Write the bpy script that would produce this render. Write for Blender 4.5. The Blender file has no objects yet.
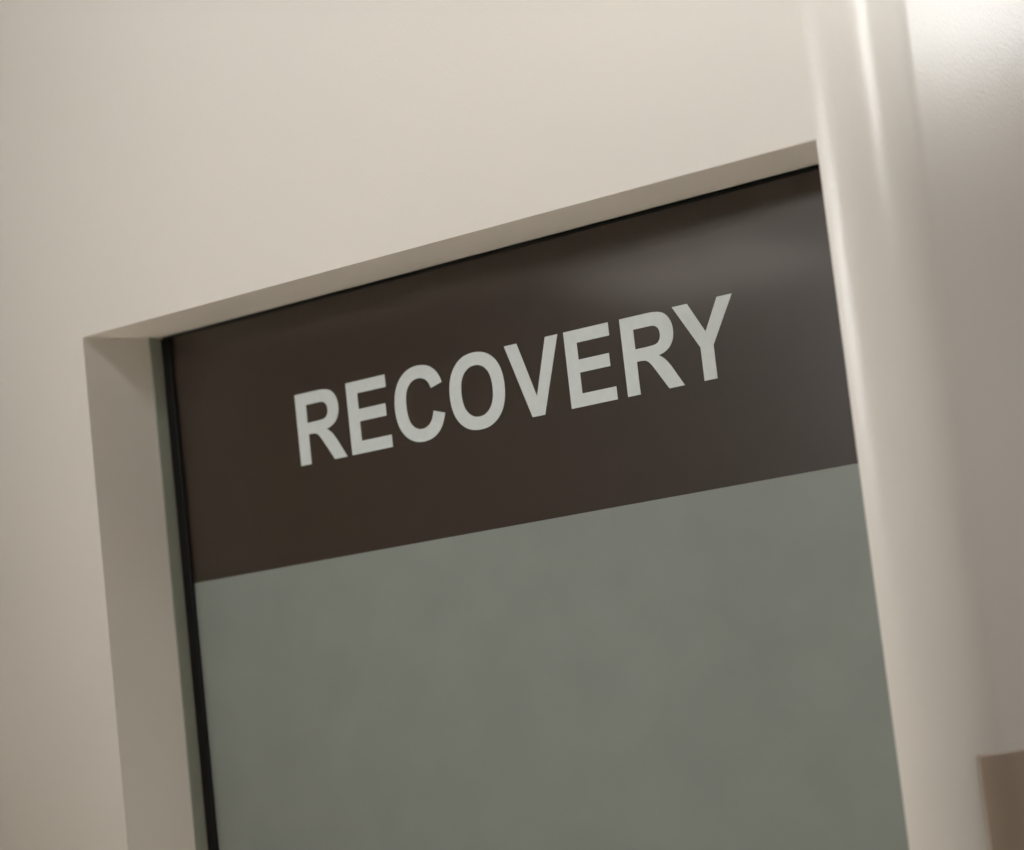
import bpy, bmesh, math, random
from mathutils import Matrix, Vector
random.seed(4)
S = bpy.context.scene
C = S.collection

# ---------------------------------------------------------------- camera
# world: x along the sign wall, y into the wall, z up; the recess's upper left corner is (0, 0, TOP)
TOP = 2.10
F_PX, YAW, PITCH, ROLL = 2444.0, 0.613800, 0.136300, 0.111900
CAM = Vector((1.851359, -1.850664, TOP - 0.500279))
cam_d = bpy.data.cameras.new('camera')
cam = bpy.data.objects.new('camera', cam_d); C.objects.link(cam)
cam_d.sensor_fit = 'HORIZONTAL'; cam_d.sensor_width = 36.0
cam_d.lens = F_PX * 36.0 / 1024.0
R = (Matrix.Rotation(YAW, 3, 'Z') @ Matrix.Rotation(PITCH, 3, 'X') @ Matrix.Rotation(ROLL, 3, 'Y'))
fwd, right, up = R @ Vector((0, 1, 0)), R @ Vector((1, 0, 0)), R @ Vector((0, 0, 1))
M = Matrix((right, up, -fwd)).transposed().to_4x4(); M.translation = CAM
cam.matrix_world = M
cam_d.clip_start = 0.02
cam_d.dof.use_dof = True
cam_d.dof.focus_distance = 2.36
cam_d.dof.aperture_fstop = 3.4
S.camera = cam

# ---------------------------------------------------------------- world, exposure
w = bpy.data.worlds.new('world'); S.world = w; w.use_nodes = True
w.node_tree.nodes['Background'].inputs[0].default_value = (0.9, 0.85, 0.78, 1)
w.node_tree.nodes['Background'].inputs[1].default_value = 0.3
vs = S.view_settings
vs.view_transform = 'Standard'; vs.look = 'None'; vs.gamma = 1.0
vs.use_curve_mapping = False; vs.exposure = 0.0

LIGHT_COL = (1.0, 0.995, 0.985)

# ---------------------------------------------------------------- materials
def mat(name, col, rough=0.5, spec=0.5, noise=0.0, nscale=6.0, bump=0.0, bscale=400.0, coat=0.0, coat_r=0.03, metal=0.0, col2=None, bdist=0.001):
    m = bpy.data.materials.new(name); m.use_nodes = True
    nt = m.node_tree; b = nt.nodes['Principled BSDF']
    b.inputs['Base Color'].default_value = (*col, 1); b.inputs['Roughness'].default_value = rough
    b.inputs['Specular IOR Level'].default_value = spec; b.inputs['Metallic'].default_value = metal
    b.inputs['Coat Weight'].default_value = coat; b.inputs['Coat Roughness'].default_value = coat_r
    tc = nt.nodes.new('ShaderNodeTexCoord')
    if noise or col2:
        n = nt.nodes.new('ShaderNodeTexNoise'); n.inputs['Scale'].default_value = nscale
        n.inputs['Detail'].default_value = 5; nt.links.new(tc.outputs['Object'], n.inputs['Vector'])
        r = nt.nodes.new('ShaderNodeMix'); r.data_type = 'RGBA'
        c2 = col2 or tuple(c * (1 - noise) for c in col)
        r.inputs['A'].default_value = (*col, 1); r.inputs['B'].default_value = (*c2, 1)
        mp = nt.nodes.new('ShaderNodeMapRange'); mp.inputs['From Min'].default_value = .35; mp.inputs['From Max'].default_value = .65
        nt.links.new(n.outputs['Fac'], mp.inputs['Value']); nt.links.new(mp.outputs['Result'], r.inputs['Factor'])
        nt.links.new(r.outputs['Result'], b.inputs['Base Color'])
    if bump:
        n = nt.nodes.new('ShaderNodeTexNoise'); n.inputs['Scale'].default_value = bscale; n.inputs['Detail'].default_value = 3
        nt.links.new(tc.outputs['Object'], n.inputs['Vector'])
        bp = nt.nodes.new('ShaderNodeBump'); bp.inputs['Strength'].default_value = bump; bp.inputs['Distance'].default_value = bdist
        nt.links.new(n.outputs['Fac'], bp.inputs['Height']); nt.links.new(bp.outputs['Normal'], b.inputs['Normal'])
    return m

def emit(name, col, k):
    m = bpy.data.materials.new(name); m.use_nodes = True; nt = m.node_tree
    nt.nodes.remove(nt.nodes['Principled BSDF'])
    e = nt.nodes.new('ShaderNodeEmission'); e.inputs[0].default_value = (*col, 1); e.inputs[1].default_value = k
    nt.links.new(e.outputs[0], nt.nodes['Material Output'].inputs[0])
    return m

M_wall = mat('satin_wall_paint', (0.73, 0.695, 0.64), rough=0.27, spec=0.30, noise=0.02, nscale=2.5, bump=0.35, bscale=260, bdist=0.0006)
M_ceil = mat('ceiling_paint', (0.85, 0.82, 0.77), rough=0.8)
M_floor = mat('vinyl_floor', (0.72, 0.64, 0.545), rough=0.4, noise=0.15, nscale=9)
M_far = mat('matt_wall_paint', (0.75, 0.71, 0.65), rough=0.5, noise=0.04, nscale=3)
M_left = mat('pale_wall_paint', (0.86, 0.80, 0.71), rough=0.5, noise=0.03, nscale=3)
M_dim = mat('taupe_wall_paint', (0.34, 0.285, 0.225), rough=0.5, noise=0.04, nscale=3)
M_brown = mat('brown_film', (0.027, 0.0175, 0.011), rough=0.35, spec=0.3, noise=0.08, nscale=30, coat=1.0, coat_r=0.10)
M_frost = mat('grey_green_film', (0.215, 0.238, 0.215), rough=0.45, spec=0.3, noise=0.07, nscale=14, coat=0.9, coat_r=0.10)
M_letter = mat('pale_letter_vinyl', (0.57, 0.61, 0.60), rough=0.45, spec=0.3, noise=0.05, nscale=120)
M_pane = mat('dark_glass', (0.02, 0.028, 0.024), rough=0.03)
M_gasket = mat('black_rubber', (0.006, 0.006, 0.005), rough=0.6, spec=0.2)
M_trim = mat('grey_green_trim', (0.27, 0.285, 0.24), rough=0.35, noise=0.06, nscale=20)
M_guard = mat('taupe_vinyl', (0.39, 0.31, 0.24), rough=0.4, noise=0.06, nscale=12, bump=0.2, bscale=300)
M_lframe = mat('white_enamel', (0.7, 0.69, 0.66), rough=0.4)
M_base = mat('skirting_vinyl', (0.12, 0.10, 0.085), rough=0.4)

# ---------------------------------------------------------------- helpers
def link(name, me, m=None, parent=None, smooth=False):
    o = bpy.data.objects.new(name, me); C.objects.link(o)
    if m: me.materials.append(m)
    if parent: o.parent = parent
    if smooth:
        for p in me.polygons: p.use_smooth = True
    return o

def mesh(name, verts, faces):
    me = bpy.data.meshes.new(name); me.from_pydata([tuple(v) for v in verts], [], faces)
    bm = bmesh.new(); bm.from_mesh(me); bmesh.ops.recalc_face_normals(bm, faces=bm.faces[:]); bm.to_mesh(me); bm.free()
    me.update(); return me

def box_bm(bm, x0, x1, y0, y1, z0, z1, bevel=0.0):
    r = bmesh.ops.create_cube(bm, size=1.0)
    for v in r['verts']:
        v.co = Vector(((x0 + x1) / 2 + v.co.x * (x1 - x0), (y0 + y1) / 2 + v.co.y * (y1 - y0), (z0 + z1) / 2 + v.co.z * (z1 - z0)))
    if bevel:
        es = list({e for v in r['verts'] for e in v.link_edges})
        bmesh.ops.bevel(bm, geom=es, offset=bevel, segments=2, profile=0.5, affect='EDGES')

def box(name, b, m, parent=None, bevel=0.0, kind=None):
    bm = bmesh.new(); box_bm(bm, *b, bevel=bevel)
    me = bpy.data.meshes.new(name); bm.to_mesh(me); bm.free()
    o = link(name, me, m, parent)
    if kind: o['kind'] = kind
    return o

def thing(name, label, cat, loc, group=None):
    o = bpy.data.objects.new(name, None); C.objects.link(o); o.location = loc
    o['label'] = label; o['category'] = cat; o.empty_display_size = 0.1
    if group: o['group'] = group
    return o

def local(o, loc):           # move a mesh built in world coordinates under a thing standing at loc
    for v in o.data.vertices: v.co -= Vector(loc)

# ---------------------------------------------------------------- the setting
XL, XS, RAD, YB, YF, XR = -1.9, 0.97, 0.07, -4.2, 5.0, 4.0
CEIL = TOP + 0.60
W, D = 0.90, 0.1221          # recess width and depth
ZB = 0.06                    # recess sill
SL, SR = 0.0095, 0.0110      # the soffit rises slightly towards the glass

box('floor', (XL - .1, XR + .1, YB - .1, YF + .1, -0.1, 0.0), M_floor, kind='structure')
box('ceiling', (XL - .1, XR + .1, YB - .1, YF + .1, CEIL, CEIL + .1), M_ceil, kind='structure')
box('wall_left', (XL - .1, XL, YB, 0.0, 0, CEIL), M_left, kind='structure')
box('wall_back', (XL - .1, XR + .1, YB - .1, YB, 0, CEIL), M_far, kind='structure')
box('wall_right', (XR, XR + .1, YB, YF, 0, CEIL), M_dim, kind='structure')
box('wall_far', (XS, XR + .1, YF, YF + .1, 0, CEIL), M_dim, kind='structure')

# the sign wall: front face with the recess, rounded corner, and the side that runs away from the corner
def sign_wall():
    V, Fc = [], []
    def add(*p): V.append(p); return len(V) - 1
    def quad(a, b, c, d): Fc.append((add(*a), add(*b), add(*c), add(*d)))
    xe = XS - RAD
    Z0, Z1 = 0.0, CEIL
    # front face around the recess
    quad((XL, 0, Z0), (0, 0, Z0), (0, 0, Z1), (XL, 0, Z1))
    quad((0, 0, TOP), (W, 0, TOP), (W, 0, Z1), (0, 0, Z1))
    quad((0, 0, Z0), (W, 0, Z0), (W, 0, ZB), (0, 0, ZB))
    # recess: left and right reveal, soffit, sill, back
    B = D + 0.012
    quad((0, 0, ZB), (0, B, ZB), (0, B, TOP + SL), (0, 0, TOP))
    quad((W, 0, ZB), (W, B, ZB), (W, B, TOP + SR), (W, 0, TOP))
    quad((0, 0, TOP), (0, B, TOP + SL), (W, B, TOP + SR), (W, 0, TOP))
    quad((0, 0, ZB), (0, B, ZB), (W, B, ZB), (W, 0, ZB))
    quad((0, B, ZB), (W, B, ZB), (W, B, TOP + SR), (0, B, TOP + SL))
    # rounded corner in plan
    n = 40
    pts = [(xe + RAD * math.sin(t), RAD - RAD * math.cos(t)) for t in [math.pi / 2 * i / n for i in range(n + 1)]]
    if xe > W: pts = [(W, 0)] + pts
    pts += [(XS, YF), (XL, YF), (XL, 0)]
    for a, b in zip(pts[:-1], pts[1:]):
        quad((a[0], a[1], Z0), (b[0], b[1], Z0), (b[0], b[1], Z1), (a[0], a[1], Z1))
    me = mesh('wall_front', V, Fc)
    bm = bmesh.new(); bm.from_mesh(me)
    bmesh.ops.remove_doubles(bm, verts=bm.verts[:], dist=1e-5)
    # a wide flat strip on each side keeps the smooth shading of the corner true
    bmesh.ops.recalc_face_normals(bm, faces=bm.faces[:])
    for f in bm.faces: f.smooth = True
    for e in bm.edges:
        if len(e.link_faces) == 2 and e.calc_face_angle(0) > math.radians(20): e.smooth = False
    bm.to_mesh(me); bm.free()
    o = link('wall_front', me, M_wall)
    o['kind'] = 'structure'
    return o
sign_wall()

# ---------------------------------------------------------------- ceiling lamps (the light of the corridor, some added for effect)
def troffer(x0, x1, y0, y1, power, label, col=LIGHT_COL):
    cx, cy = (x0 + x1) / 2, (y0 + y1) / 2
    t = thing('ceiling_light', label, 'ceiling light', (cx, cy, CEIL), 'square panel lamps in the ceiling')
    bm = bmesh.new(); f = 0.025; hx, hy = (x1 - x0) / 2, (y1 - y0) / 2
    for b in ((-hx, hx, -hy, -hy + f), (-hx, hx, hy - f, hy), (-hx, -hx + f, -hy + f, hy - f), (hx - f, hx, -hy + f, hy - f)):
        box_bm(bm, *b, -0.015, -0.0005)
    me = bpy.data.meshes.new('frame'); bm.to_mesh(me); bm.free(); link('frame', me, M_lframe, t)
    box('diffuser', (-hx + f, hx - f, -hy + f, hy - f, -0.009, -0.003), emit('lamp_diffuser', col, power), t)
    return t
troffer(-0.56, 0.04, -0.84, -0.24, 2.4, 'square white panel lamp in the ceiling left of the glass recess')
troffer(-1.30, -0.70, -3.10, -2.50, 2.3, 'added square panel lamp in the ceiling by the left wall, for haze in the glass', (1.0, 0.92, 0.80))  # added lamp: its warm reflection makes the haze on the brown band
troffer(2.05, 2.65, -0.10, 0.50, 5.0, 'square white panel lamp in the ceiling right of the rounded corner')
troffer(2.05, 2.65, 0.54, 1.14, 8.0, 'square white panel lamp in the ceiling across from the side wall')
troffer(1.35, 1.95, 1.30, 1.90, 9.5, 'square white panel lamp in the ceiling farther down beside the side wall')

def cyl(bm, p, d, r1, r2, L):
    q = d.normalized().to_track_quat('Z', 'Y').to_matrix().to_4x4(); q.translation = p + d.normalized() * L / 2
    bmesh.ops.create_cone(bm, cap_ends=True, radius1=r1, radius2=r2, depth=L, segments=32, matrix=q)
def spotlight(sp, aim_at, watts, cone, blend, soft, label):
    sp = Vector(sp); t = thing('ceiling_spotlight', label, 'spotlight', sp, 'adjustable spotlights under the ceiling')
    head = Vector((0, 0, -0.07)); aim = (Vector(aim_at) - sp - head).normalized()
    for nm, args in (('base', (Vector((0, 0, -0.0005)), Vector((0, 0, -1)), 0.045, 0.045, 0.012)),
                     ('stem', (Vector((0, 0, -0.01)), Vector((0, 0, -1)), 0.008, 0.008, 0.04)),
                     ('lamp_head', (head - aim * 0.05, aim, 0.030, 0.042, 0.08))):
        bm = bmesh.new(); cyl(bm, *args)
        me = bpy.data.meshes.new(nm); bm.to_mesh(me); bm.free(); link(nm, me, M_lframe, t)
    ld = bpy.data.lights.new('spot_beam', 'SPOT'); ld.energy = watts; ld.color = LIGHT_COL
    ld.spot_size = math.radians(cone); ld.spot_blend = blend; ld.shadow_soft_size = soft
    lo = bpy.data.objects.new('spot_beam', ld); C.objects.link(lo); lo.parent = t
    lo.location = head + aim * (0.04 + soft); lo.rotation_euler = aim.to_track_quat('-Z', 'Y').to_euler()
spotlight((2.50, -0.80, CEIL), (0.95, 0.05, TOP + 0.40), 120, 25, 0.7, 0.2, 'small added spotlight under the ceiling brightening the top of the rounded corner')  # added beam that brightens the corner top, no known fixture
spotlight((2.40, -0.72, CEIL), (0.0, 0.05, TOP - 0.30), 19, 46, 1.0, 0.035, 'small spotlight under the ceiling aimed at the left reveal of the recess')
spotlight((0.50, -0.36, CEIL), (0.50, -0.42, 0.0), 2450, 28, 0.6, 0.04, 'small added spotlight aimed down at the floor for bounce onto the soffit')  # added fill: lit floor patch bounces light up onto the soffit
spotlight((0.30, -3.20, CEIL), (0.64, 0.0, TOP - 0.01), 145, 38, 1.0, 0.2, 'small added spotlight shaping the light on wall and glass panel, nearer one')  # added lamp, soft cone gives the wall its falloff from top to bottom
spotlight((-0.40, -3.60, CEIL), (0.62, 0.0, TOP - 0.01), 75, 37, 1.0, 0.2, 'small added spotlight shaping the light on wall and glass panel, farther one')  # second added wall-wash lamp for the same falloff

# ---------------------------------------------------------------- the glass sign panel in the recess
o0 = (W / 2, D, ZB)
sign = thing('glass_sign_panel', 'tall recessed glass panel with dark brown band lettered RECOVERY above grey-green film', 'sign panel', o0)
BAND = TOP - 0.2688
e = 0.0015
def part(name, b, m, bevel=0.0, parent=sign):
    o = box(name, b, m, parent, bevel); local(o, o0); return o
part('glass_pane', (e, W - e, D + 0.001, D + 0.009, ZB + e, TOP + 0.0090), M_pane)
p = part('brown_band', (e, W - e, D, D + 0.001, BAND, TOP + 0.0090), M_brown); p['label'] = 'dark brown glossy band'
p = part('frosted_film', (e, W - e, D, D + 0.001, ZB + e, BAND), M_frost); p['label'] = 'grey-green glossy film'
p = part('gasket', (0.0019, 0.0150, D - 0.0045, D - 0.0001, ZB + e, TOP + 0.0060), M_gasket, 0.0012); p['label'] = 'black rubber seal down the left edge'
p = part('gasket', (0.0150, W - e, D - 0.0012, D - 0.0001, TOP + 0.0050, TOP + 0.0088), M_gasket, 0.0003); p['label'] = 'thin black seal along the top'
p = part('edge_trim', (0.0002, 0.0018, 0.1008, D - 0.0014, ZB + e, TOP + 0.0068), M_trim, 0.0003); p['label'] = 'grey-green strip between reveal and glass'

# letters: outlines in units of 1/1466 cap height; a third value 1 marks an off-curve (quadratic) point
GLY = {
 'R': [[(150,0),(150,1466),(773,1466),(1008,1466,1),(1114.5,1426.5),(1221,1387,1),(1285,1286),(1349,1185,1),(1349,1055),(1349,890,1),(1252,782.5),(1155,675,1),(962,647),(1058,591,1),(1120.5,524),(1183,457,1),(1289,286),(1468,0),(1114,0),(900,319),(786,490,1),(744,534.5),(702,579,1),(655,595.5),(608,612,1),(506,612),(446,612),(446,0)],
       [(446,846),(665,846),(878,846,1),(931,864),(984,882,1),(1014,926),(1044,970,1),(1044,1036),(1044,1110,1),(1004.5,1155.5),(965,1201,1),(893,1213),(857,1218,1),(677,1218),(446,1218)]],
 'E': [[(149,0),(149,1466),(1236,1466),(1236,1218),(445,1218),(445,893),(1181,893),(1181,646),(445,646),(445,247),(1264,247),(1264,0)]],
 'C': [[(1087,539),(1374,448),(1308,208,1),(1154.5,91.5),(1001,-25,1),(765,-25),(473,-25,1),(285,174.5),(97,374,1),(97,720),(97,1086,1),(286,1288.5),(475,1491,1),(783,1491),(1052,1491,1),(1220,1332),(1320,1238,1),(1370,1062),(1077,992),(1051,1106,1),(968.5,1172),(886,1238,1),(768,1238),(605,1238,1),(503.5,1121),(402,1004,1),(402,742),(402,464,1),(502,346),(602,228,1),(762,228),(880,228,1),(965,303),(1050,378,1)]],
 'O': [[(89,724),(89,948,1),(156,1100),(206,1212,1),(292.5,1301),(379,1390,1),(482,1433),(619,1491,1),(798,1491),(1122,1491,1),(1316.5,1290),(1511,1089,1),(1511,731),(1511,376,1),(1318,175.5),(1125,-25,1),(802,-25),(475,-25,1),(282,174.5),(89,374,1)],
       [(394,732),(394,485,1),(510,356.5),(626,228,1),(800,228),(974,228,1),(1089.5,355.5),(1205,483,1),(1205,738),(1205,990,1),(1092.5,1114),(980,1238,1),(798,1238),(616,1238,1),(505,1112.5),(394,987,1)]],
 'V': [[(523,0),(-1,1466),(320,1466),(691,381),(1050,1466),(1364,1466),(839,0)]],
 'Y': [[(535,0),(535,617),(-2,1466),(345,1466),(690,886),(1028,1466),(1369,1466),(830,615),(830,0)]],
}
def flatten(loop, n=8):
    out = []; k = len(loop)
    for i, p in enumerate(loop):
        if len(p) == 3:
            a, b = loop[i - 1], loop[(i + 1) % k]
            for j in range(1, n):
                t = j / n
                out.append(((1-t)**2*a[0] + 2*t*(1-t)*p[0] + t*t*b[0], (1-t)**2*a[1] + 2*t*(1-t)*p[1] + t*t*b[1]))
        else: out.append((p[0], p[1]))
    return out
CAPH = 0.0763; BASE = TOP - 0.1660
def letter(ch, xl, xr):
    loops = [flatten(l) for l in GLY[ch]]
    x0 = min(p[0] for l in loops for p in l); x1 = max(p[0] for l in loops for p in l)
    sx = (xr - xl) / (x1 - x0); sy = CAPH / 1466
    cu = bpy.data.curves.new('letter', 'CURVE'); cu.dimensions = '2D'; cu.fill_mode = 'BOTH'; cu.extrude = 0.00015
    for l in loops:
        s = cu.splines.new('POLY'); s.points.add(len(l) - 1); s.use_cyclic_u = True
        for q, (x, y) in zip(s.points, l): q.co = ((x - x0) * sx, y * sy, 0, 1)
    tmp = bpy.data.objects.new('letter', cu); C.objects.link(tmp)
    dg = bpy.context.evaluated_depsgraph_get()
    me = bpy.data.meshes.new_from_object(tmp.evaluated_get(dg))
    bpy.data.objects.remove(tmp); bpy.data.curves.remove(cu)
    for v in me.vertices:
        x, y, z = v.co
        v.co = Vector((xl + x, D - 0.0002 - z, BASE + y)) - Vector(o0)
    me.name = 'letter'; me.materials.clear()
    o = link('letter', me, M_letter, sign)
    o['label'] = 'pale grey letter ' + ch
    return o
for ch, xl, xr in (('R', .1839, .2480), ('E', .2547, .3091), ('C', .3169, .3805), ('O', .3888, .4580), ('V', .4623, .5280), ('E', .5350, .5894), ('R', .6014, .6663), ('Y', .6621, .7290)):
    letter(ch, xl, xr)

# ---------------------------------------------------------------- wall protection on the side wall
GZ = TOP - 0.537
GO = (XS, 0.4, 0.1)
g = thing('wall_guard', 'dark taupe protective panel on the side wall past the rounded corner', 'wall panel', GO)
def wrap(name, th, z0, z1):
    # follows the rounded corner from GA on, then runs flat along the side wall
    n = 16
    dirs = [(GA + (math.pi / 2 - GA) * i / n) for i in range(n + 1)]
    def off(d):
        return [(XS - RAD + (RAD + d) * math.sin(t), RAD - (RAD + d) * math.cos(t)) for t in dirs] + [(XS + d, 0.9)]
    a, b = off(0.0003), off(th)
    V = []; F = []
    for p, q in zip(a, b):
        V += [(p[0], p[1], z0), (q[0], q[1], z0), (q[0], q[1], z1), (p[0], p[1], z1)]
    k = len(a)
    for i in range(k - 1):
        for j in range(4):
            F.append((4*i + j, 4*i + (j + 1) % 4, 4*(i+1) + (j + 1) % 4, 4*(i+1) + j))
    F += [(0, 1, 2, 3), (4*k - 4, 4*k - 3, 4*k - 2, 4*k - 1)]
    me = mesh(name, [Vector(v) - Vector(GO) for v in V], F)
    bm = bmesh.new(); bm.from_mesh(me)
    for f in bm.faces: f.smooth = True
    for e in bm.edges:
        if len(e.link_faces) == 2 and e.calc_face_angle(0) > math.radians(25): e.smooth = False
    bm.to_mesh(me); bm.free()
    o = link(name, me, M_guard, g)
    md = o.modifiers.new('bevel', 'BEVEL'); md.width = 0.0018; md.segments = 3; md.limit_method = 'ANGLE'
    return o
GA = math.radians(54.5)
wrap('panel', 0.004, 0.1, GZ)
